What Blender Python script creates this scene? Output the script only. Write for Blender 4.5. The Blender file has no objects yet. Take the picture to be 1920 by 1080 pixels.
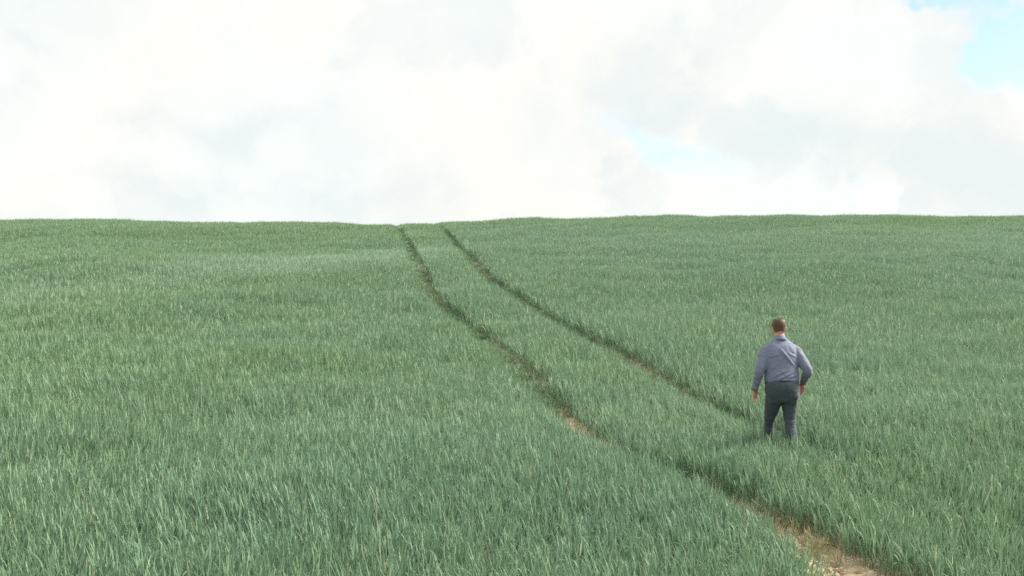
import bpy, bmesh, math, random
import numpy as np
from mathutils import Vector, Matrix
R = math.radians
rng = np.random.default_rng(7)
random.seed(7)
sc = bpy.context.scene
C = sc.collection

# ------------------------------------------------------------------ camera
cam_d = bpy.data.cameras.new('camera')
cam = bpy.data.objects.new('camera', cam_d); C.objects.link(cam)
cam.location = (0, 0, 0); cam.rotation_euler = (R(90), 0, 0)
cam_d.sensor_width = 36; cam_d.lens = 40; cam_d.clip_start = .1; cam_d.clip_end = 3000
sc.camera = cam

# ------------------------------------------------------------------ exposure
sc.view_settings.view_transform = 'Standard'
sc.view_settings.look = 'None'
sc.view_settings.gamma = 1
sc.view_settings.exposure = 1.5
sc.render.engine = 'CYCLES'
sc.cycles.max_bounces = 7
sc.cycles.diffuse_bounces = 4
sc.cycles.transmission_bounces = 3
sc.cycles.transparent_max_bounces = 4
sc.cycles.filter_width = 1.6
sc.cycles.use_denoising = False

# ------------------------------------------------------------------ sun
SUN_EL, SUN_AZ = 40, 72            # azimuth clockwise from the view direction (+Y)
sun_d = bpy.data.lights.new('sun', 'SUN'); sun = bpy.data.objects.new('sun', sun_d); C.objects.link(sun)
sun_d.energy = 4.2; sun_d.angle = R(26); sun_d.color = (1, .93, .80)
sv = Vector((math.sin(R(SUN_AZ)) * math.cos(R(SUN_EL)), math.cos(R(SUN_AZ)) * math.cos(R(SUN_EL)), math.sin(R(SUN_EL))))
sun.rotation_euler = sv.to_track_quat('Z', 'Y').to_euler()

# ------------------------------------------------------------------ sky
class NT:
    def __init__(s, nt): s.nt = nt
    def n(s, t, **kw):
        x = s.nt.nodes.new(t)
        for k, v in kw.items(): setattr(x, k, v)
        return x
    def put(s, sock, v):
        if isinstance(v, bpy.types.NodeSocket): s.nt.links.new(v, sock)
        elif v is not None: sock.default_value = v
    def m(s, op, a, b=None, c=None, clamp=False):
        x = s.n('ShaderNodeMath', operation=op, use_clamp=clamp)
        s.put(x.inputs[0], a); s.put(x.inputs[1], b)
        if c is not None: s.put(x.inputs[2], c)
        return x.outputs[0]
    def mix(s, f, a, b, blend='MIX'):
        x = s.n('ShaderNodeMix', data_type='RGBA', blend_type=blend)
        s.put(x.inputs[0], f); s.put(x.inputs[6], a); s.put(x.inputs[7], b)
        return x.outputs[2]
    def noise(s, vec, scale, detail=3, rough=.5, dist=0):
        x = s.n('ShaderNodeTexNoise')
        s.put(x.inputs['Vector'], vec); x.inputs['Scale'].default_value = scale
        x.inputs['Detail'].default_value = detail; x.inputs['Roughness'].default_value = rough
        x.inputs['Distortion'].default_value = dist
        return x.outputs[0], x.outputs[1]
    def ramp(s, f, stops, interp='LINEAR'):
        x = s.n('ShaderNodeValToRGB'); x.color_ramp.interpolation = interp
        e = x.color_ramp.elements
        while len(e) > 1: e.remove(e[-1])
        e[0].position, e[0].color = stops[0][0], (*stops[0][1], 1)
        for p, c in stops[1:]:
            k = e.new(p); k.color = (*c, 1)
        s.put(x.inputs[0], f)
        return x.outputs[0]
    def rng(s, v, a, b, c=0., d=1., smooth=True):
        x = s.n('ShaderNodeMapRange', interpolation_type='SMOOTHSTEP' if smooth else 'LINEAR')
        s.put(x.inputs[0], v)
        for i, q in enumerate((a, b, c, d)): x.inputs[i + 1].default_value = q
        return x.outputs[0]

w = bpy.data.worlds.new('World'); sc.world = w; w.use_nodes = True
w.node_tree.nodes.clear(); q = NT(w.node_tree)
skyt = q.n('ShaderNodeTexSky', sky_type='NISHITA', sun_disc=False)
skyt.sun_elevation = R(SUN_EL); skyt.sun_rotation = R(SUN_AZ); skyt.dust_density = .4; skyt.ozone_density = 1.6; skyt.altitude = 100
tc = q.n('ShaderNodeTexCoord')
sep = q.n('ShaderNodeSeparateXYZ'); q.put(sep.inputs[0], tc.outputs['Generated'])
az = q.m('MULTIPLY', q.m('ARCTAN2', sep.outputs[0], sep.outputs[1]), 180 / math.pi)
el = q.m('MULTIPLY', q.m('ARCSINE', sep.outputs[2]), 180 / math.pi)
nv, nc = q.noise(tc.outputs['Generated'], 9, 6, .6)
wob = q.n('ShaderNodeSeparateColor'); q.put(wob.inputs[0], nc)
azd = q.m('ADD', az, q.m('MULTIPLY', q.m('SUBTRACT', wob.outputs[0], .5), 9))
eld = q.m('ADD', el, q.m('MULTIPLY', q.m('SUBTRACT', wob.outputs[1], .5), 6))
def blob(a0, e0, sa, se, tilt=0, flat=2):
    ct, st = math.cos(R(tilt)), math.sin(R(tilt))
    da = q.m('SUBTRACT', azd, a0); de = q.m('SUBTRACT', eld, e0)
    u = q.m('DIVIDE', q.m('ADD', q.m('MULTIPLY', da, ct), q.m('MULTIPLY', de, st)), sa)
    v = q.m('DIVIDE', q.m('SUBTRACT', q.m('MULTIPLY', de, ct), q.m('MULTIPLY', da, st)), se)
    r2 = q.m('ADD', q.m('MULTIPLY', u, u), q.m('MULTIPLY', v, v))
    return q.m('EXPONENT', q.m('MULTIPLY', r2, -1))
def total(bl):
    s = None
    for b, k in bl:
        b = q.m('MULTIPLY', b, k); s = b if s is None else q.m('ADD', s, b)
    return s
# openings between the clouds where the blue shows, and the grey undersides (azimuth, elevation in degrees)
gap = total([(blob(24.3, 10.9, 2.3, 2.1, -12), 1.15), (blob(21.3, 14.0, 1.3, 1.1), .9), (blob(9.0, 6.7, 4.8, 1.5, -12), .46),
             (blob(16.8, 5.0, 1.4, .9), .56), (blob(7.0, 10.4, 3.2, 2.2, 20), .24), (blob(-6, 4.4, 2.2, 1.6), .2), (blob(-60, 25, 14, 8), .8), (blob(70, 35, 20, 9), .9), (blob(150, 30, 25, 9), .9)])
big, _ = q.noise(tc.outputs['Generated'], 2.6, 5, .55)
lowfade = q.rng(el, 16, 30)
gap = q.m('ADD', gap, q.m('MULTIPLY', lowfade, q.rng(big, .56, .68, 0, .8)))
gapm = q.m('MULTIPLY', q.rng(gap, .22, .52), .8)
shade = total([(blob(16.5, 7.3, 5.5, 1.5, -8), .62), (blob(7.8, 10.6, 2.4, 2.6, -25), .55), (blob(-13.5, 7.4, 6, .9, 2), .5), (blob(-19, 4.6, 4, .7, -4), .3),
               (blob(-5.5, 4.8, 2.6, 1.8), .45), (blob(22.5, 5, 5, 1.6), .45), (blob(2.5, 7.5, 4, 2.5), .3), (blob(-20, 13.5, 8, 4), .2)])
tex, _ = q.noise(tc.outputs['Generated'], 15, 6, .62, .4)
shade = q.m('ADD', shade, q.m('MULTIPLY', q.m('SUBTRACT', tex, .5), 1.0))
bil, _ = q.noise(tc.outputs['Generated'], 7.5, 9, .55, .3)
shade = q.m('ADD', shade, q.m('MULTIPLY', q.rng(bil, .50, .57), .27))
warm, _ = q.noise(tc.outputs['Generated'], 5, 3, .5)
CL = .356
lit = q.mix(q.rng(warm, .4, .62), (CL * .955, CL * 1.0, CL * .98, 1), (CL * 1.01, CL * 1.0, CL * .95, 1))
cloud = q.mix(q.m('MULTIPLY', q.rng(shade, -.05, .8), .9), lit, (CL * .82, CL * .895, CL * .90, 1))
skyb = q.n('ShaderNodeVectorMath', operation='SCALE'); q.put(skyb.inputs[0], skyt.outputs[0]); skyb.inputs['Scale'].default_value = .070
# clouds above the view are brightened towards the zenith, added for diffuse light
boost = q.n('ShaderNodeVectorMath', operation='SCALE'); q.put(boost.inputs[0], cloud); q.put(boost.inputs['Scale'], q.rng(el, 15, 50, 1.0, 1.5))
final = q.mix(gapm, boost.outputs[0], skyb.outputs[0])
bg = q.n('ShaderNodeBackground'); q.put(bg.inputs[0], final); bg.inputs[1].default_value = 1.0
wo = q.n('ShaderNodeOutputWorld'); q.put(wo.inputs[0], bg.outputs[0])

# ------------------------------------------------------------------ terrain shape
CROP = .42                                   # height of the crop
_d = np.arange(-80, 420, .25)
_p = np.interp(_d, [-80, 0, 9.1, 15.3, 26.7, 33.5, 42.7, 58, 66, 75, 90, 120, 200, 420],
               [-6, -3.08, -2.30, -1.757, -.75, .02, 1.33, 3.15, 3.85, 4.2, 4.1, 2.5, -4, -12])
def _sm(a, n):
    return np.convolve(np.pad(a, (n // 2, n - 1 - n // 2), mode='edge'), np.ones(n) / n, 'valid')
_p = _sm(_sm(_p, 21), 21)
def sst(a, b, x):
    t = np.clip((x - a) / (b - a), 0, 1); return t * t * (3 - 2 * t)
_ca = np.array([-.731, -.4501, -.2906, -.15, -.0985, -.0563, .0188, .1594, .2531, .45, .722])
_ch = np.array([.388, .14, -.031, -.155, -.17, -.12, .155, .306, .386, .306, .14]) * .9
def ground_z(x, y):
    x = np.asarray(x, float); y = np.asarray(y, float)
    z = np.interp(y, _d, _p)
    z = z + sst(25, 62, y) * np.interp(x / np.maximum(y, 20), _ca, _ch) * (1 - sst(90, 200, y))
    z = z + .22 * np.exp(-((y - 37) / 4.5) ** 2) * sst(0, -9, x) - .2 * np.exp(-((y - 49) / 5) ** 2) * sst(-1, -9, x)
    z = z + sst(4, 14, y) * (.05 * np.sin(x * .55 + y * .21 + 1) + .045 * np.sin(y * .62 - x * .23) + .03 * np.sin(x * .9 - y * .4 + 2.))
    return z - CROP

# smooth random field on a lattice, for the crop's patchiness
def field(x, y, cell, seed):
    g = np.random.default_rng(seed).random((256, 256))
    u = x / cell + 100; v = y / cell + 100
    i = np.floor(u).astype(int); j = np.floor(v).astype(int)
    fu = u - i; fv = v - j; fu = fu * fu * (3 - 2 * fu); fv = fv * fv * (3 - 2 * fv)
    a = g[i % 256, j % 256]; b = g[(i + 1) % 256, j % 256]; c = g[i % 256, (j + 1) % 256]; d = g[(i + 1) % 256, (j + 1) % 256]
    return (a * (1 - fu) + b * fu) * (1 - fv) + (c * (1 - fu) + d * fu) * fv

# wheel tracks: x, y, full width of the gap
TRACK_A = [(-9.6, 90, .4), (-7.5, 72, .4), (-6.3, 63, .44), (-4.60, 50.2, .56), (-3.15, 38.3, .66), (-2.22, 31.8, .60), (-1.60, 29, .54), (-1.0, 26.6, .60), (-.27, 22.9, .64),
           (.23, 19.7, .62), (.62, 17.4, .56), (1.03, 15.3, .46), (1.32, 14.4, .38), (1.60, 13.8, .36), (2.04, 12.9, .42), (2.43, 11.95, .46),
           (2.70, 11.3, .58), (2.90, 10.4, .70), (3.06, 9.4, .98), (3.25, 8.2, 1.04), (3.52, 6.8, .9), (3.9, 4, .6)]
TRACK_B = [(-7.0, 90, .4), (-5.2, 72, .4), (-3.95, 63, .44), (-2.5, 50.2, .54), (-1.62, 42.5, .54), (-.50, 34.5, .60), (.40, 30.3, .52), (.90, 28.2, .52), (1.92, 22.6, .58), (2.68, 18.9, .56),
           (3.16, 16.5, .40), (3.46, 15.1, .32), (3.70, 14.2, .20), (3.95, 13.3, .08), (4.4, 12.2, .06), (4.85, 11, .05), (5.25, 9.6, .05), (5.7, 7.5, .05)]
def spline(pts, n=10):
    P = np.array(pts, float); out = []
    for i in range(len(P) - 1):
        p0 = P[max(i - 1, 0)]; p1 = P[i]; p2 = P[i + 1]; p3 = P[min(i + 2, len(P) - 1)]
        for t in np.linspace(0, 1, n, endpoint=False):
            c = .5 * (2 * p1 + (p2 - p0) * t + (2 * p0 - 5 * p1 + 4 * p2 - p3) * t * t + (3 * p1 - p0 - 3 * p2 + p3) * t ** 3)
            c[2] = p1[2] * (1 - t) + p2[2] * t
            out.append(c)
    out.append(P[-1]); return np.array(out)
SA, SB = spline(TRACK_A), spline(TRACK_B)
def near_track(x, y, S):
    "signed distance from the centre line, in the horizontal plane, and the gap's half-width there"
    D = np.full(len(x), 1e9); W = np.zeros(len(x)); SG = np.ones(len(x)); TX = np.zeros(len(x)); TY = np.ones(len(x))
    for a, b in zip(S[:-1], S[1:]):
        vx, vy = b[0] - a[0], b[1] - a[1]; L2 = vx * vx + vy * vy
        sel = np.nonzero((y > min(a[1], b[1]) - 1.5) & (y < max(a[1], b[1]) + 1.5))[0]
        if not len(sel): continue
        t = np.clip(((x[sel] - a[0]) * vx + (y[sel] - a[1]) * vy) / L2, 0, 1)
        dx = x[sel] - a[0] - vx * t; dy = y[sel] - a[1] - vy * t; d = np.hypot(dx, dy)
        k = d < D[sel]; s2 = sel[k]
        D[s2] = d[k]; W[s2] = (a[2] * (1 - t[k]) + b[2] * t[k]) / 2
        SG[s2] = np.sign(dx[k] * vy - dy[k] * vx); TX[s2] = vx / math.sqrt(L2); TY[s2] = vy / math.sqrt(L2)
    return D, W, SG, TX, TY

# ------------------------------------------------------------------ helpers
def mat(name):
    m = bpy.data.materials.new(name); m.use_nodes = True
    q = NT(m.node_tree); p = m.node_tree.nodes['Principled BSDF']
    return m, q, p
def mesh_obj(name, verts, faces, m=None, parent=None, smooth=True, link=True):
    me = bpy.data.meshes.new(name)
    me.from_pydata([tuple(v) for v in verts], [], [tuple(f) for f in faces])
    if smooth: me.polygons.foreach_set('use_smooth', [True] * len(me.polygons))
    o = bpy.data.objects.new(name, me)
    if link: C.objects.link(o)
    if m: me.materials.append(m)
    if parent: o.parent = parent
    return o
def tag(o, label=None, cat=None, group=None, kind=None):
    for k, v in (('label', label), ('category', cat), ('group', group), ('kind', kind)):
        if v: o[k] = v
    return o

# ------------------------------------------------------------------ soil
soil_m, q, p = mat('dry_soil')
tc = q.n('ShaderNodeTexCoord').outputs['Object']
a, _ = q.noise(tc, 2.2, 5, .6); b, _ = q.noise(tc, 26, 6, .65); c, _ = q.noise(tc, 140, 3, .6)
col = q.ramp(q.m('ADD', q.m('MULTIPLY', a, .5), q.m('MULTIPLY', b, .5)),
             [(.3, (.17, .125, .08)), (.5, (.42, .335, .225)), (.7, (.62, .52, .38))])
q.put(p.inputs['Base Color'], col); p.inputs['Roughness'].default_value = .95; p.inputs['Specular IOR Level'].default_value = .15
bp = q.n('ShaderNodeBump'); bp.inputs['Strength'].default_value = .7; bp.inputs['Distance'].default_value = .02
q.put(bp.inputs['Height'], q.m('ADD', b, q.m('MULTIPLY', c, .4))); q.put(p.inputs['Normal'], bp.outputs[0])

xs = np.concatenate([np.linspace(-500, -48, 30), np.arange(-45, 45.1, .5), np.linspace(48, 500, 30)])
ys = np.concatenate([np.linspace(-80, -2, 18), np.arange(0, 92, .5), np.linspace(93, 415, 60)])
X, Y = np.meshgrid(xs, ys); Z = ground_z(X.ravel(), Y.ravel())
V = np.stack([X.ravel(), Y.ravel(), Z], 1); nx = len(xs)
F = [(j * nx + i, j * nx + i + 1, (j + 1) * nx + i + 1, (j + 1) * nx + i) for j in range(len(ys) - 1) for i in range(nx - 1)]
ground = mesh_obj('ground', V, F, soil_m); tag(ground, kind='structure')

def clod_noise(x, y):
    return (.030 * (field(x, y, .16, 3) - .5) + .024 * (field(x, y, .07, 4) - .5) + .014 * (field(x, y, .03, 5) - .5))
def track_sheet(S, name):
    pts = []
    S = S[S[:, 1] < 70]
    arc = np.concatenate([[0], np.cumsum(np.hypot(np.diff(S[:, 0]), np.diff(S[:, 1])))])
    st = [0]
    t = arc[-1]; ts = [t]
    while t > 0:
        yy = np.interp(t, arc, S[:, 1]); t -= .03 if yy < 14 else .06 if yy < 20 else .25; ts.append(max(t, 0))
    ts = np.array(ts)
    cx = np.interp(ts, arc, S[:, 0]); cy = np.interp(ts, arc, S[:, 1]); ww = np.interp(ts, arc, S[:, 2]) / 2 + .14
    tx = np.gradient(cx); ty = np.gradient(cy); L = np.hypot(tx, ty) + 1e-9; nxv, nyv = -ty / L, tx / L
    m_ = 29; u = np.linspace(-1, 1, m_)
    PX = cx[:, None] + nxv[:, None] * ww[:, None] * u; PY = cy[:, None] + nyv[:, None] * ww[:, None] * u
    rut = -.035 * np.exp(-(u / .5) ** 2)[None, :] + .03
    edge = 1 - np.abs(u)[None, :] ** 6
    cl = clod_noise(PX.ravel(), PY.ravel()).reshape(PX.shape) + .012
    PZ = ground_z(PX.ravel(), PY.ravel()).reshape(PX.shape) + .025 + (np.maximum(rut + cl, -.012)) * edge - .06 * np.abs(u)[None, :] ** 14
    V = np.stack([PX, PY, PZ], 2).reshape(-1, 3)
    F = [(j * m_ + i, j * m_ + i + 1, (j + 1) * m_ + i + 1, (j + 1) * m_ + i) for j in range(len(ts) - 1) for i in range(m_ - 1)]
    return tag(mesh_obj(name, V, F, soil_m), kind='structure')
track_sheet(SA, 'path'); track_sheet(SB, 'path')

# loose clods lying in the bare stretch of the wheel track
def clod_mesh(n):
    vs, fs = [], []
    ico = bmesh.new(); bmesh.ops.create_icosphere(ico, subdivisions=2, radius=1)
    base = np.array([v.co[:] for v in ico.verts]); fcs = [[v.index for v in f.verts] for f in ico.faces]; ico.free()
    k = 0
    S = SA[(SA[:, 1] < 11.6) & (SA[:, 1] > 5)]
    S2 = SA[(SA[:, 1] < 17.6) & (SA[:, 1] > 14.6)]
    while k < n:
        T = S if k < n * .8 else S2
        i = rng.integers(len(T)); t = T[i]
        x = t[0] + rng.normal(0, t[2] * .25); y = t[1] + rng.normal(0, .1)
        r = min(.008 + rng.exponential(.014), .06)
        d = base * (1 + .28 * rng.standard_normal((len(base), 1)).clip(-1.5, 1.5) * .6) * r * rng.uniform(.6, 1.25, 3)
        z = float(ground_z(x, y)) + .04
        vs.append(d + (x, y, z + r * .15)); off = k * len(base)
        fs += [[a + off for a in f] for f in fcs]; k += 1
    return np.concatenate(vs), fs
cv, cf = clod_mesh(620)
tag(mesh_obj('soil_clods', cv, cf, soil_m, smooth=False), 'loose dry clods of pale soil lying in the bare wheel track', 'soil clods', kind='stuff')

# ------------------------------------------------------------------ wheat
wheat_m, q, p = mat('wheat_leaf')
att = lambda n, t: q.n('ShaderNodeAttribute', attribute_name=n, attribute_type=t)
lr = att('leaf_tint', 'GEOMETRY').outputs['Fac']; pt = att('patch', 'INSTANCER').outputs['Fac']; it = att('tint', 'INSTANCER').outputs['Fac']
green = q.mix(pt, (.132, .222, .146, 1), (.146, .236, .120, 1))
green = q.mix(q.rng(lr, .1, 1, 0, .65, False), green, (.215, .325, .225, 1))
green = q.mix(q.rng(it, .5, 1, 0, .35), green, (.085, .165, .085, 1))
green = q.mix(att('pale', 'INSTANCER').outputs['Fac'], green, (.23, .33, .235, 1))  # paler leaves, including the sheen band painted into their colour
straw = q.mix(q.rng(lr, .992, .994), green, (.56, .56, .38, 1))
dry = q.mix(q.m('MULTIPLY', att('dry', 'INSTANCER').outputs['Fac'], q.rng(lr, .0, .5, .55, 1)), straw, (.27, .225, .115, 1))
q.put(p.inputs['Base Color'], dry); p.inputs['Roughness'].default_value = .55; p.inputs['Specular IOR Level'].default_value = .24
tr = q.n('ShaderNodeBsdfTranslucent'); q.put(tr.inputs[0], dry)
mx = q.n('ShaderNodeMixShader'); mx.inputs[0].default_value = .28
q.put(mx.inputs[1], p.outputs[0]); q.put(mx.inputs[2], tr.outputs[0])
q.put(wheat_m.node_tree.nodes['Material Output'].inputs[0], mx.outputs[0])

def ribbon(P, W, side, tint, V, F, T):
    "a leaf: a ribbon folded slightly along its midrib, tapering to a point"
    n = len(P); b = len(V)
    for i in range(n):
        s = side * W[i]
        V += [P[i] - s, P[i] + s]
        T += [tint, tint]
    for i in range(n - 1):
        F.append((b + 2 * i, b + 2 * i + 1, b + 2 * i + 3, b + 2 * i + 2))
def clump(seed, tillers, lod):
    g = np.random.default_rng(seed); V, F, T = [], [], []
    for t in range(tillers):
        r = .085 * math.sqrt(g.random()); a = g.random() * 6.283
        bx, by = r * math.cos(a), r * math.sin(a)
        H = CROP * g.uniform(.50, .76)
        lean = np.array([g.normal(.02, .07), g.normal(0, .07)])
        base = np.array([bx, by, -.02])
        top = np.array([bx + lean[0] * H, by + lean[1] * H, H])
        # stem
        sd = np.array([math.cos(a * 3), math.sin(a * 3), 0])
        ribbon([base, base * .5 + top * .5, top], [.0022, .002, .0015], sd, .25, V, F, T)
        for l in range(3):
            f = (1.0, .74, .46)[l]
            o = base + (top - base) * f
            az = g.random() * 6.283; d = np.array([math.cos(az), math.sin(az), 0])
            side = np.array([-d[1], d[0], 0])
            Ln = g.uniform(.17, .28) if l else g.uniform(.14, .25)
            el = R(g.uniform(66, 88)) if l < 2 else R(g.uniform(55, 78)); dr = g.uniform(.05, .8) ** 2 * (1.3 if l else 1.0)
            if g.random() < .035: dr = 2.4
            wd = g.uniform(.0052, .0084)
            n = 5 if lod == 0 else 4; P = [o]; W = [wd * .55]
            for i in range(1, n + 1):
                s = i / n; e = el - dr * s * s
                P.append(P[-1] + (d * math.cos(e) + np.array([lean[0] * .4, lean[1] * .4, 0]) + np.array([0, 0, 1]) * math.sin(e)) * Ln / n)
                W.append(wd * (1 - s ** 2.2) * (1 if s < 1 else 0) + .0003)
            tw = g.normal(0, .5)
            side = side * math.cos(tw) + np.array([0, 0, 1]) * math.sin(tw) * .6
            ribbon(P, W, side, g.random(), V, F, T)
    return V, F, T
lib = bpy.data.collections.new('wheat_plants')
NV = 14
for lod in (0, 1):
    for k in range(NV):
        V, F, T = clump(100 * lod + k, 6, lod)
        o = mesh_obj('wheat_plant', V, F, wheat_m, link=False)
        at = o.data.attributes.new('leaf_tint', 'FLOAT', 'POINT'); at.data.foreach_set('value', np.array(T, dtype=np.float32))
        o.name = 'wheat_plant_%03d' % (lod * NV + k)
        lib.objects.link(o)

# where the plants grow: jittered rows, thinner with distance (each plant then stands a little broader)
PX, PY, PS = [], [], []
def sow(y0, y1, dens):
    st = 1 / math.sqrt(dens)
    yy = np.arange(y0, y1, st)
    for y in yy:
        hw = .46 * y + 4.5
        x = np.arange(-hw, hw, st); n = len(x)
        PX.append(x + rng.uniform(-.5, .5, n) * st); PY.append(y + rng.uniform(-.5, .5, n) * st)
        PS.append(np.full(n, 1.0))
for y0, y1, dn in ((3, 12, 95), (12, 18, 88), (18, 26, 76), (26, 36, 88), (36, 48, 95), (48, 62, 100), (62, 80, 70)):
    sow(y0, y1, dn)
x = np.concatenate(PX); y = np.concatenate(PY)
dA, wA, sA, txA, tyA = near_track(x, y, SA); dB, wB, sB, txB, tyB = near_track(x, y, SB)
ragA = (field(x, y, .25, 11) - .5) * .07
inA = dA <= wA + ragA; inB = dB <= wB + ragA * .8
low = (inA | inB) & ((y > 17.3) | ((y > 11.8) & (y < 14.3) & inA) | ((y < 14) & inB))
keep = ~(inA | inB) | low
# the walker's own ground: plants pushed aside by his legs
PERSON = (3.44, 14.5)
x, y = x[keep], y[keep]; dA, wA, sA, txA, tyA, dB, wB, sB, txB, tyB = [v[keep] for v in (dA, wA, sA, txA, tyA, dB, wB, sB, txB, tyB)]
low = low[keep]; n = len(x)
big = field(x, y * .55, 5.5, 21); mid = field(x, y, 1.6, 22); sm = field(x, y, .55, 23)
patch = np.clip(.5 + .8 * (big - .5) + .6 * (mid - .5) + .4 * (sm - .5), 0, 1)
patch = np.clip(patch + .32 * sst(0, -14, x) * sst(14, 30, y) - .3 * sst(1, 8, x) * sst(24, 34, y) * (1 - sst(48, 58, y)) + .25 * sst(46, 56, y), 0, 1)
pale = np.clip(.7 * np.exp(-((y - 42 - 1.2 * (x + 5)) / 3.6) ** 2) * sst(-1, -4, x) * sst(-20, -9, x) + .5 * (field(x * .5, y * .8, 4.5, 51) - .5) + .25 * sst(30, 40, y) * sst(0, 5, x) * (1 - sst(50, 57, y)), 0, 1)  # sloping left band is leaf sheen painted as colour; the rest is crop variation
hscale = .82 + .36 * field(x, y, 1.3, 31) + .10 * (field(x, y, .35, 32) - .5) + rng.normal(0, .05, n)
# headland edges along the gaps are shorter where the wheel brushed them
ed = np.minimum(np.where(wA > .1, dA - wA, 9), np.where(wB > .1, dB - wB, 9))
hscale *= .90 + .10 * sst(0, .15, np.maximum(ed, 0))
hscale *= 1 - .09 * sst(.55, .25, np.abs(x - 3.45)) * sst(12.9, 13.5, y) * sst(15.0, 14.5, y)
hscale = np.where(low, hscale * np.interp(y, [12, 15, 28, 50, 60, 66], [.45, .22, .22, .30, .5, .95]) * rng.uniform(.7, 1.15, n), hscale)
yaw = rng.uniform(0, 6.283, n)
# stems lean over the overgrown stretches, everything leans a touch with the wind
lx = .10 + .30 * (field(x, y, 2.2, 61) - .5) + rng.normal(0, .09, n); ly = .2 * (field(x, y, 2.2, 62) - .5) + rng.normal(0, .07, n)
tiltx = np.cos(yaw) * -ly + np.sin(yaw) * lx; tilty = np.sin(yaw) * ly + np.cos(yaw) * lx
xyz = np.stack([x, y, ground_z(x, y)], 1)
near = (y < 24)
idx = np.where(near, rng.integers(0, NV, n), NV + rng.integers(0, NV, n))
wide = np.interp(y, [0, 12, 26, 48, 80], [1, 1.0, 1.0, 1.0, 1.1])

# thin dry grass in the two brown stretches of the left track
gx, gy, gd = [], [], []
for S, lo, hi, cnt in ((SA, 14.3, 17.6, 110), (SA, 10.5, 12.0, 60), (SA, 6, 10.3, 7), (SB, 14, 50, 1300), (SA, 17.6, 52, 1300)):
    T = S[(S[:, 1] > lo) & (S[:, 1] < hi)]
    i = rng.integers(0, len(T), cnt); o = rng.uniform(-.5, .5, cnt) * T[i, 2]
    gx.append(T[i, 0] + o * .95 + rng.normal(0, .05, cnt)); gy.append(T[i, 1] + rng.uniform(-.18, .18, cnt)); gd.append(np.full(cnt, .8 if hi < 18 else .0))
gx, gy, gd = map(np.concatenate, (gx, gy, gd)); m_ = len(gx)
def points(name, xyz, attrs):
    me = bpy.data.meshes.new(name); me.vertices.add(len(xyz)); me.vertices.foreach_set('co', xyz.astype(np.float32).ravel())
    for k, (t, v) in attrs.items():
        a_ = me.attributes.new(k, t, 'POINT')
        a_.data.foreach_set('vector' if t == 'FLOAT_VECTOR' else 'value', np.ascontiguousarray(v, dtype=np.int32 if t == 'INT' else np.float32).ravel())
    o = bpy.data.objects.new(name, me); C.objects.link(o); return o
def scatter(o):
    ng = bpy.data.node_groups.new('scatter', 'GeometryNodeTree')
    ng.interface.new_socket('Geometry', in_out='INPUT', socket_type='NodeSocketGeometry')
    ng.interface.new_socket('Geometry', in_out='OUTPUT', socket_type='NodeSocketGeometry')
    N = ng.nodes; L = ng.links
    gi = N.new('NodeGroupInput'); go = N.new('NodeGroupOutput')
    ci = N.new('GeometryNodeCollectionInfo'); ci.inputs[0].default_value = lib; ci.inputs[1].default_value = True; ci.inputs[2].default_value = True
    ip = N.new('GeometryNodeInstanceOnPoints'); ip.inputs['Pick Instance'].default_value = True
    def na(nm, t):
        k = N.new('GeometryNodeInputNamedAttribute'); k.data_type = t; k.inputs[0].default_value = nm; return k.outputs[0]
    L.new(gi.outputs[0], ip.inputs['Points']); L.new(ci.outputs[0], ip.inputs['Instance'])
    L.new(na('variant', 'INT'), ip.inputs['Instance Index'])
    L.new(na('turn', 'FLOAT_VECTOR'), ip.inputs['Rotation']); L.new(na('size', 'FLOAT_VECTOR'), ip.inputs['Scale'])
    L.new(ip.outputs[0], go.inputs[0])
    md = o.modifiers.new('scatter', 'NODES'); md.node_group = ng
wheat = points('wheat', xyz, {
    'variant': ('INT', idx), 'turn': ('FLOAT_VECTOR', np.stack([tiltx, tilty, yaw], 1)),
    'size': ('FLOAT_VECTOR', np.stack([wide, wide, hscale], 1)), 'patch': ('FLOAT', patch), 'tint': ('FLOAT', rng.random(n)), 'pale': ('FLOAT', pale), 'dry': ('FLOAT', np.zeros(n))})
scatter(wheat); tag(wheat, 'green young wheat crop covering the whole hillside', 'wheat', kind='stuff')
gs = rng.uniform(.28, .6, m_)
dryg = points('track_grass', np.stack([gx, gy, ground_z(gx, gy) + .01], 1), {
    'variant': ('INT', rng.integers(0, NV, m_)), 'turn': ('FLOAT_VECTOR', np.stack([rng.normal(0, .3, m_), rng.normal(0, .3, m_), rng.uniform(0, 6.28, m_)], 1)),
    'size': ('FLOAT_VECTOR', np.stack([gs * 1.3, gs * 1.3, gs], 1)), 'patch': ('FLOAT', np.ones(m_)), 'tint': ('FLOAT', rng.random(m_)), 'dry': ('FLOAT', gd)})
scatter(dryg); tag(dryg, 'thin short grass, partly yellowed, growing in the wheel tracks', 'grass', kind='stuff')

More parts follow.
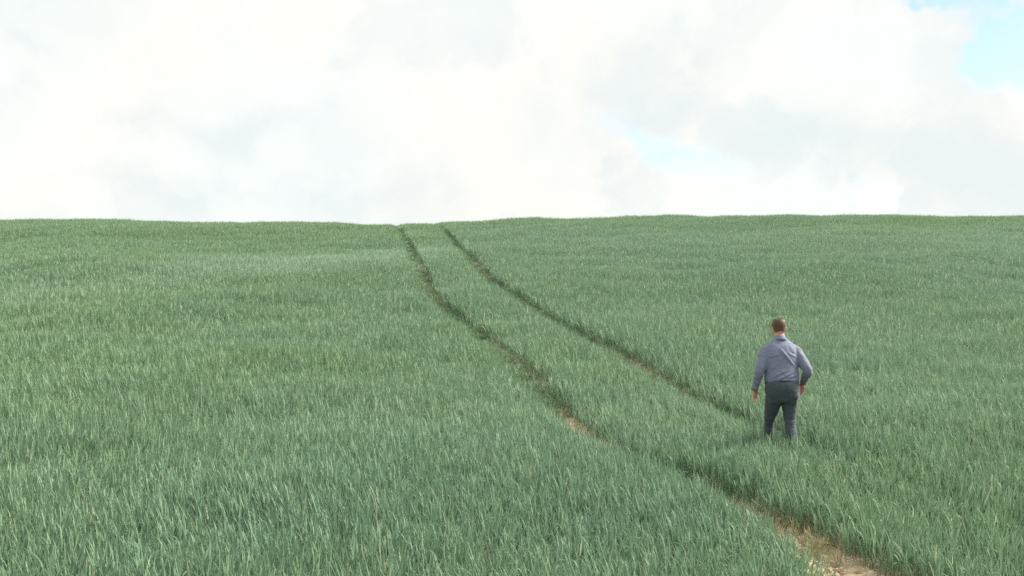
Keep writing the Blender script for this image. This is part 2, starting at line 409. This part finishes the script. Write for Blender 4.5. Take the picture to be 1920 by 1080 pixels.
#PERSON_CODE
# ------------------------------------------------------------------ the walking man
from mathutils import noise as mn
def unit(v): v = np.asarray(v, float); return v / (np.linalg.norm(v) + 1e-12)
def tube(V, F, secs, lat=(1, 0, 0), n=28, cap=.7, sq=2.0):
    "closed tube through sections (centre, half-width along lat, half-depth), rounded ends"
    P = np.array([s[0] for s in secs], float); A = np.array([s[1] for s in secs], float); B = np.array([s[2] for s in secs], float)
    T = np.gradient(P, axis=0); T = np.array([unit(t) for t in T])
    ps, as_, bs, ts = [], [], [], []
    def endcap(i, sgn):
        out = []
        r = min(A[i], B[i]) * cap
        for k in (.97, .8, .5, .15):
            c = math.sqrt(max(0, 1 - k * k))
            out.append((P[i] + sgn * T[i] * r * k, A[i] * c, B[i] * c, T[i]))
        return out
    rows = endcap(0, -1)[::1] + [(P[i], A[i], B[i], T[i]) for i in range(len(P))] + endcap(len(P) - 1, 1)[::-1]
    b0 = len(V)
    ang = np.linspace(0, 2 * math.pi, n, endpoint=False)
    for c, a, b, t in rows:
        l = unit(np.asarray(lat, float) - t * np.dot(lat, t)); d = np.cross(t, l)
        ca, sa = np.cos(ang), np.sin(ang)
        ex = 2 / sq
        for x_, y_ in zip(np.sign(ca) * np.abs(ca) ** ex, np.sign(sa) * np.abs(sa) ** ex):
            V.append(c + l * a * x_ + d * b * y_)
    m_ = len(rows)
    for j in range(m_ - 1):
        for i in range(n):
            k = (i + 1) % n
            F.append((b0 + j * n + i, b0 + j * n + k, b0 + (j + 1) * n + k, b0 + (j + 1) * n + i))
    F.append(tuple(b0 + i for i in range(n))[::-1]); F.append(tuple(b0 + (m_ - 1) * n + i for i in range(n)))
def smooth_secs(secs, k=6):
    "resample a coarse chain of sections with a Catmull-Rom curve"
    P = np.array([[*s[0], s[1], s[2]] for s in secs], float); out = []
    for i in range(len(P) - 1):
        p0, p1, p2, p3 = P[max(i - 1, 0)], P[i], P[i + 1], P[min(i + 2, len(P) - 1)]
        for t in np.linspace(0, 1, k, endpoint=False):
            out.append(.5 * (2 * p1 + (p2 - p0) * t + (2 * p0 - 5 * p1 + 4 * p2 - p3) * t * t + (3 * p1 - p0 - 3 * p2 + p3) * t ** 3))
    out.append(P[-1])
    return [(o[:3], max(o[3], .003), max(o[4], .003)) for o in out]
def fuse(name, V, F, voxel, m, parent=None, smooth=6):
    "one continuous surface out of overlapping closed tubes"
    o = mesh_obj(name, V, F, None, link=True)
    bm = bmesh.new(); bm.from_mesh(o.data); bmesh.ops.recalc_face_normals(bm, faces=bm.faces); bm.to_mesh(o.data); bm.free()
    r = o.modifiers.new('r', 'REMESH'); r.mode = 'VOXEL'; r.voxel_size = voxel; r.use_smooth_shade = True
    s = o.modifiers.new('s', 'SMOOTH'); s.factor = .5; s.iterations = smooth
    dg = bpy.context.evaluated_depsgraph_get(); dg.update()
    me = bpy.data.meshes.new_from_object(o.evaluated_get(dg))
    o.modifiers.clear(); old = o.data; o.data = me; bpy.data.meshes.remove(old); me.name = name
    me.materials.clear(); me.materials.append(m)
    me.polygons.foreach_set('use_smooth', [True] * len(me.polygons))
    if parent: o.parent = parent
    return o
def reshape(o, fn):
    "move each vertex along its normal by fn(position, normal)"
    me = o.data; n = len(me.vertices)
    co = np.empty(n * 3); me.vertices.foreach_get('co', co); co = co.reshape(-1, 3)
    no = np.empty(n * 3); me.vertices.foreach_get('normal', no); no = no.reshape(-1, 3)
    co += no * fn(co, no)[:, None]; me.vertices.foreach_set('co', co.ravel()); me.update()

skin_m, q, p = mat('skin')
tc = q.n('ShaderNodeTexCoord').outputs['Object']; a, _ = q.noise(tc, 30, 4)
q.put(p.inputs['Base Color'], q.ramp(a, [(.3, (.46, .20, .15)), (.7, (.58, .29, .22))])); p.inputs['Roughness'].default_value = .5
p.inputs['Subsurface Weight'].default_value = .15; p.inputs['Subsurface Radius'].default_value = (.01, .004, .002)
def cloth(name, c0, c1, scale, rough=.85):
    m_, q, p = mat(name)
    tc = q.n('ShaderNodeTexCoord').outputs['Object']
    a, _ = q.noise(tc, scale, 3); b, _ = q.noise(tc, 9, 4)
    q.put(p.inputs['Base Color'], q.mix(q.m('ADD', q.m('MULTIPLY', a, .7), q.m('MULTIPLY', b, .3)), (*c0, 1), (*c1, 1)))
    p.inputs['Roughness'].default_value = rough; p.inputs['Specular IOR Level'].default_value = .2
    p.inputs['Sheen Weight'].default_value = .12
    bp = q.n('ShaderNodeBump'); bp.inputs['Strength'].default_value = .25; bp.inputs['Distance'].default_value = .004
    q.put(bp.inputs['Height'], a); q.put(p.inputs['Normal'], bp.outputs[0])
    return m_
shirt_m = cloth('shirt_cotton', (.118, .130, .190), (.172, .188, .265), 260)
trouser_m = cloth('trouser_cloth', (.036, .049, .058), (.055, .071, .085), 200)
leather_m = cloth('dark_leather', (.02, .014, .01), (.035, .024, .018), 80, .45)
hair_m = cloth('brown_hair', (.055, .036, .021), (.125, .084, .052), 160, .6)
eye_m, _, p = mat('eye'); p.inputs['Base Color'].default_value = (.7, .68, .64, 1); p.inputs['Roughness'].default_value = .2

ty_ = lambda z: .10 * (z - .95) / .6                     # forward lean of the trunk
TORSO = [(.86, .0, .195, .150), (.95, -.012, .212, .158), (1.05, -.004, .205, .150), (1.16, .004, .207, .150), (1.28, .0, .205, .142), (1.38, -.006, .205, .132), (1.45, -.008, .200, .115), (1.505, -.004, .165, .088), (1.55, .004, .105, .066), (1.58, .01, .072, .058)]
def torso(V, F, z0, z1, inf, sx=1.0):
    secs = [((0, ty_(z) + c, z), w_ * sx + inf, d_ + inf) for z, c, w_, d_ in TORSO if z0 <= z <= z1]
    tube(V, F, smooth_secs(secs), sq=2.35, cap=.25, n=40)
SH_L, EL_L, WR_L = np.array((-.192, .075, 1.432)), np.array((-.285, -.02, 1.19)), np.array((-.337, .055, .950))
SH_R, EL_R, WR_R = np.array((.192, .075, 1.432)), np.array((.312, -.060, 1.195)), np.array((.298, .095, 1.030))
def arm(V, F, sh, el, wr, k, ext=0):
    e = wr + unit(wr - el) * ext
    secs = [(sh + (np.array([-np.sign(sh[0]) * .075, 0, .045])), k[0] * .75, k[0] * .85), (sh, k[0], k[0] * 1.02), (sh * .55 + el * .45, k[1], k[1] * 1.05), (el, k[2], k[2]),
            (el * .5 + wr * .5, k[3], k[3]), (wr, k[4], k[4]), (e, k[4] * .95, k[4] * .95)] if ext else \
           [(sh + (np.array([-np.sign(sh[0]) * .075, 0, .045])), k[0] * .75, k[0] * .85), (sh, k[0], k[0] * 1.02), (sh * .55 + el * .45, k[1], k[1] * 1.05), (el, k[2], k[2]), (el * .5 + wr * .5, k[3], k[3]), (wr, k[4], k[4])]
    tube(V, F, smooth_secs(secs), lat=(1, 0, .01), cap=.3)
LEG_L = [((-.100, .0, .90), .105, .118), ((-.106, .08, .72), .098, .105), ((-.118, .175, .52), .066, .072), ((-.118, .20, .40), .060, .068), ((-.112, .205, .25), .052, .060), ((-.108, .215, .11), .045, .05)]
LEG_R = [((.100, .0, .90), .105, .118), ((.098, -.005, .72), .098, .105), ((.094, -.04, .53), .072, .078), ((.094, -.12, .38), .066, .070), ((.098, -.20, .25), .056, .060), ((.102, -.27, .13), .047, .05)]
FOOT_L, FOOT_R = np.array((-.108, .215, .075)), np.array((.102, -.275, .10))

def hand(V, F, wr, d, n_, t, curl):
    d, n_ = unit(d), unit(n_); n_ = unit(n_ - d * np.dot(n_, d)); t = unit(np.asarray(t) - d * np.dot(t, d) - n_ * np.dot(t, n_))
    tube(V, F, smooth_secs([(wr - d * .05, .028, .021), (wr + d * .012, .031, .019), (wr + d * .05, .041, .016), (wr + d * .092, .040, .013)], 4), lat=t, n=20, cap=.5)
    for off, ln, k in ((.030, .070, .9), (.010, .080, 1.0), (-.0105, .075, 1.08), (-.030, .060, 1.2)):
        p_ = wr + d * (.088 - abs(off) * .12) + t * off; secs = [(p_ - d * .012, .0098, .0095)]; a_ = .2
        for s, f in enumerate((.46, .30, .24)):
            v = unit(d * math.cos(a_ * curl * k) + n_ * math.sin(a_ * curl * k) + t * off * 1.6)
            p_ = p_ + v * ln * f; secs.append((p_, .0094 - s * .0012, .0092 - s * .0012)); a_ += .42
        tube(V, F, smooth_secs(secs, 3), lat=t, n=12, cap=1)
    b = wr + d * .022 + t * .026 + n_ * .006
    v1 = unit(t * .62 + d * .75 + n_ * .3); v2 = unit(t * .25 + d * .9 + n_ * .45)
    tube(V, F, smooth_secs([(b - v1 * .012, .014, .014), (b + v1 * .034, .0115, .011), (b + v1 * .034 + v2 * .03, .0088, .0085)], 4), lat=n_, n=12, cap=1)

HC = np.array((.0, .150, 1.712))
HEAD = [(-.118, .055, .030, .034), (-.100, .038, .048, .060), (-.066, .018, .060, .084), (-.025, .004, .072, .096), (.025, -.004, .078, .101), (.065, -.007, .075, .096), (.093, -.009, .060, .076), (.110, -.009, .030, .042)]
TILT = Matrix.Rotation(R(-9), 3, 'X') @ Matrix.Rotation(R(1), 3, 'Z')
def hp(v): return np.array(TILT @ Vector(v)) + HC
def head_tube(V, F, inf=0):
    V0, F0 = [], []
    tube(V0, F0, smooth_secs([((0, c, z), a_ + inf, b_ + inf) for z, c, a_, b_ in HEAD], 5), n=48, cap=.5)
    b0 = len(V); V += [hp(v) for v in V0]; F += [tuple(i + b0 for i in f) for f in F0]
def knob(V, F, pts, lat, n=14):
    tube(V, F, smooth_secs([(hp(c), a_, b_) for c, a_, b_ in pts], 4), lat=np.array(TILT @ Vector(lat)), n=n, cap=1)

V, F = [], []
torso(V, F, .8, 1.6, -.022)
tube(V, F, [((0, .085, 1.50), .070, .066), ((0, .105, 1.57), .063, .062), ((0, .128, 1.66), .060, .062)], n=28)
head_tube(V, F)
knob(V, F, [((0, .098, .012), .009, .010), ((0, .110, -.012), .011, .012), ((0, .112, -.028), .015, .011)], (1, 0, 0))          # nose
knob(V, F, [((-.042, .086, .030), .008, .008), ((0, .096, .034), .010, .009), ((.042, .086, .030), .008, .008)], (0, 0, 1))      # brow
knob(V, F, [((-.024, .088, -.058), .005, .006), ((0, .099, -.055), .007, .007), ((.024, .088, -.058), .005, .006)], (0, 0, 1))   # lips
for s in (-1, 1):
    knob(V, F, [((s * .075, .000, -.038), .010, .008), ((s * .084, -.004, -.010), .018, .008), ((s * .087, -.008, .016), .017, .008)], (0, 1, 0))  # ears
arm(V, F, SH_L, EL_L, WR_L, (.058, .050, .040, .034, .027)); arm(V, F, SH_R, EL_R, WR_R, (.058, .050, .040, .034, .027))
for Lg, ft in ((LEG_L, FOOT_L), (LEG_R, FOOT_R)):
    tube(V, F, smooth_secs([(c, a_ * .80, b_ * .80) for c, a_, b_ in Lg]))
    tube(V, F, smooth_secs([(ft + (0, -.05, .0), .034, .035), (ft + (0, .05, -.012), .040, .033), (ft + (0, .14, -.035), .042, .02)]), n=18)
hand(V, F, WR_L + (0.004, .004, -.012), (.07, .16, -1), (.55, -.8, 0), (.8, .55, .1), .9)
hand(V, F, WR_R + (-.004, .010, -.012), (-.05, .22, -.97), (-.75, -.6, -.1), (-.6, .75, .2), 1.0)
person = fuse('person', V, F, .0042, skin_m, smooth=3)
tag(person, 'man in a grey blue shirt and dark trousers walking away through the wheat', 'person')

# shirt: trunk and sleeves, tucked in at the waist, with pulled folds across the back
V, F = [], []
secs = [((0, ty_(z) + c, z), w_, d_) for z, c, w_, d_ in ((1.035, -.006, .206, .152), (1.055, -.008, .217, .166), (1.10, -.004, .219, .168), (1.18, .0, .213, .163), (1.28, -.004, .217, .153), (1.38, -.010, .216, .142), (1.45, -.010, .206, .122), (1.505, -.004, .178, .098), (1.548, .004, .128, .080), (1.585, .012, .084, .072))]
tube(V, F, smooth_secs(secs), sq=2.35, cap=.12, n=44)
arm(V, F, SH_L, EL_L, WR_L, (.073, .071, .062, .052, .038)); arm(V, F, SH_R, EL_R, WR_R, (.073, .071, .064, .055, .040))
shirt = fuse('shirt', V, F, .007, shirt_m, person, smooth=8)
FOLDS = [((-.04, 1.475), (.12, 1.27), .012, .015), ((-.06, 1.46), (.02, 1.33), .006, .012), ((-.17, 1.10), (.02, 1.20), .008, .014), ((-.10, 1.08), (.10, 1.17), .009, .013), ((.02, 1.10), (.20, 1.15), .007, .013),
         ((-.20, 1.17), (-.08, 1.28), .006, .014), ((.19, 1.35), (.06, 1.42), .007, .014), ((-.19, 1.36), (-.06, 1.40), .006, .014), ((.20, 1.22), (.09, 1.30), .006, .013), ((-.21, 1.085), (.21, 1.075), .004, .010)]
def shirt_folds(co, no):
    d = np.zeros(len(co))
    back = np.clip(-no[:, 1] * 1.6, 0, 1) * (np.abs(co[:, 0]) < .235)
    for (x0, z0), (x1, z1), h_, w_ in FOLDS:
        vx, vz = x1 - x0, z1 - z0; L2 = vx * vx + vz * vz
        t = ((co[:, 0] - x0) * vx + (co[:, 2] - z0) * vz) / L2
        s = ((co[:, 0] - x0) * vz - (co[:, 2] - z0) * vx) / math.sqrt(L2)
        env = np.clip(1 - (2 * t - 1) ** 2, 0, 1) ** .7
        d += back * env * h_ * (np.exp(-(s / w_) ** 2) - .8 * np.exp(-((s - 1.7 * w_) / w_) ** 2))
    for i, c in enumerate(co):
        z = c[2]; sleeve = abs(c[0]) > .21
        d[i] += (.0055 if sleeve else .003) * (mn.noise(Vector((c[0] * 9 + 3, c[1] * 9, z * (26 if sleeve else 15) + c[0] * 14))))
        d[i] += .0022 * mn.noise(Vector((c[0] * 30, c[1] * 30, z * 42)))
    # gathers just above the belt
    d += .0018 * np.sin(np.arctan2(co[:, 0], -co[:, 1]) * 23 + 2 * np.sin(co[:, 0] * 40)) * np.exp(-((co[:, 2] - 1.065) / .03) ** 2) * (np.abs(co[:, 0]) < .24)
    return d
reshape(shirt, shirt_folds)
# collar and cuffs
def band(name, secs, th, m, parent, lat=(1, 0, 0), n=40):
    "an open band of cloth with thickness"
    V, F = [], []
    P = np.array([s[0] for s in secs], float); T = [unit(t) for t in np.gradient(P, axis=0)]
    rings = [(i, 0) for i in range(len(secs))] + [(i, -th) for i in reversed(range(len(secs)))]
    for i, o_ in rings:
        l = unit(np.asarray(lat, float) - T[i] * np.dot(lat, T[i])); dd = np.cross(T[i], l)
        for a_ in np.linspace(0, 2 * math.pi, n, endpoint=False):
            V.append(P[i] + l * (secs[i][1] + o_) * math.cos(a_) + dd * (secs[i][2] + o_) * math.sin(a_))
    k = len(rings)
    for j in range(k):
        for i in range(n):
            F.append((j * n + i, j * n + (i + 1) % n, ((j + 1) % k) * n + (i + 1) % n, ((j + 1) % k) * n + i))
    return mesh_obj(name, V, F, m, parent)
band('collar', [((0, .090, 1.555), .092, .086), ((0, .098, 1.58), .080, .079), ((0, .106, 1.605), .071, .072), ((0, .112, 1.622), .068, .069)], .005, shirt_m, shirt)
for el_, wr_ in ((EL_L, WR_L), (EL_R, WR_R)):
    u_ = unit(wr_ - el_)
    band('cuff', [(wr_ - u_ * .045, .047, .046), (wr_ - u_ * .02, .044, .043), (wr_ + u_ * .016, .041, .040)], .004, shirt_m, shirt, n=24)

# trousers and belt
V, F = [], []
tube(V, F, smooth_secs([((0, ty_(z) + c, z), w_, d_) for z, c, w_, d_ in ((.80, .0, .180, .130), (.88, -.006, .212, .156), (.96, -.016, .222, .168), (1.01, -.010, .216, .162), (1.055, -.006, .211, .156))]), sq=2.3, cap=.12, n=44)
for Lg in (LEG_L, LEG_R):
    tube(V, F, smooth_secs(Lg), cap=.15)
for s, z_, y_ in ((-1, .90, -.085), (1, .885, -.10)):
    tube(V, F, [((s * .095, y_, z_ + .05), .085, .075), ((s * .098, y_ + .006, z_), .095, .084), ((s * .10, y_ + .04, z_ - .07), .088, .08)], cap=.8)
trousers = fuse('trousers', V, F, .007, trouser_m, person, smooth=8)
def trouser_folds(co, no):
    d = np.zeros(len(co))
    for i, c in enumerate(co):
        z = c[2]; d[i] = .005 * mn.noise(Vector((c[0] * 10, c[1] * 8, z * 22))) * (1.3 if z < .6 else .7) + .002 * mn.noise(Vector((c[0] * 28, c[1] * 28, z * 40)))
    for zc, k in ((.80, .006), (.765, .005), (.56, .007), (.50, .006), (.42, .006)):
        d += k * np.exp(-((co[:, 2] - zc - .18 * np.abs(co[:, 0]) + .03) / .011) ** 2) * np.clip(-no[:, 1], 0, 1)
    d -= .012 * np.exp(-(co[:, 0] / .008) ** 2) * np.exp(-((co[:, 2] - .93) / .08) ** 2) * np.clip(-no[:, 1], 0, 1)
    return d
reshape(trousers, trouser_folds)
band('belt', [((0, ty_(1.02) - .008, 1.022), .2175, .166), ((0, ty_(1.04) - .008, 1.040), .2165, .164), ((0, ty_(1.055) - .008, 1.056), .2150, .162)], .004, leather_m, person, n=60)
for ft in (FOOT_L, FOOT_R):
    V, F = [], []
    tube(V, F, smooth_secs([(ft + (0, -.075, .0), .036, .048), (ft + (0, 0, -.005), .042, .055), (ft + (0, .09, -.025), .048, .038), (ft + (0, .17, -.042), .044, .024), (ft + (0, .195, -.047), .030, .017)]), n=24)
    shoe = fuse('shoe', V, F, .006, leather_m, person, smooth=4)

# hair: cropped close, a little longer on top
hv, hf = [], []
nu, nvv = 96, 60
secs = smooth_secs([((0, c, z), a_, b_) for z, c, a_, b_ in HEAD], 9)
zz = np.array([s[0][2] for s in secs]); cc_ = np.array([s[0][1] for s in secs]); aa = np.array([s[1] for s in secs]); bb = np.array([s[2] for s in secs])
g = np.random.default_rng(5)
def hair_pt(u, z, lift=0):
    zc = min(max(z, zz[0]), zz[-1])
    a_, b_, c_ = np.interp(zc, zz, aa), np.interp(zc, zz, bb), np.interp(zc, zz, cc_)
    fr = (1 + math.cos(u)) / 2                       # 1 in front, 0 at the nape
    line = -.078 + .072 * sst(.18, .42, fr) + .070 * sst(.50, .85, fr)
    k = float(sst(line - .004, line + .05, z))
    th = -.006 + .0125 * min(1, k * 2.2) + .010 * k * float(sst(.0, .09, z)) + lift
    th += .0022 * mn.noise(Vector((math.sin(u) * 6, math.cos(u) * 6, z * 70))) + .002 * mn.noise(Vector((math.sin(u) * 22, math.cos(u) * 22, z * 180)))
    if k <= 0: th -= .03
    return np.array((math.sin(u) * (a_ + th), c_ + math.cos(u) * (b_ + th), z + (th * 1.0 if z > .09 else 0))), k
for j in range(nvv):
    z = -.10 + (.110 + .10) * j / (nvv - 1)
    for i in range(nu):
        hv.append(hp(hair_pt(2 * math.pi * i / nu, z)[0]))
for j in range(nvv - 1):
    for i in range(nu):
        k = (i + 1) % nu; hf.append((j * nu + i, j * nu + k, (j + 1) * nu + k, (j + 1) * nu + i))
hv.append(hp((0, -.009, .124))); t_ = len(hv) - 1
for i in range(nu): hf.append(((nvv - 1) * nu + i, (nvv - 1) * nu + (i + 1) % nu, t_))
for _ in range(3800):                                 # short strands
    u = g.uniform(0, 6.283); z = g.uniform(-.09, .112)
    p_, k = hair_pt(u, z)
    if k < .15 or (math.cos(u) > .2 and z < .06): continue
    o_ = unit((math.sin(u), math.cos(u), max(0, (z - .03) * 12)))
    L_ = (.006 + .012 * float(sst(.02, .1, z))) * g.uniform(.6, 1.3)
    tip = p_ + o_ * L_ * .55 + np.array((g.normal(0, .3), -.1 * 0 + g.normal(0, .3), -.75 if z < .06 else .25)) * L_
    sd = np.array((math.cos(u), -math.sin(u), 0)) * .0011
    b0 = len(hv); hv += [hp(p_ - sd), hp(p_ + sd), hp(tip)]; hf.append((b0, b0 + 1, b0 + 2))
mesh_obj('hair', hv, hf, hair_m, person)
for s in (-1, 1):
    bm = bmesh.new(); bmesh.ops.create_uvsphere(bm, u_segments=16, v_segments=10, radius=.011)
    bmesh.ops.translate(bm, verts=bm.verts, vec=Vector(hp((s * .030, .0765, .008))))
    me = bpy.data.meshes.new('eye'); bm.to_mesh(me); bm.free(); me.materials.append(eye_m)
    o = bpy.data.objects.new('eye', me); C.objects.link(o); o.parent = person
person.location = (PERSON[0], PERSON[1], float(ground_z(*PERSON)) + .0)
person.rotation_euler = (0, 0, R(1))
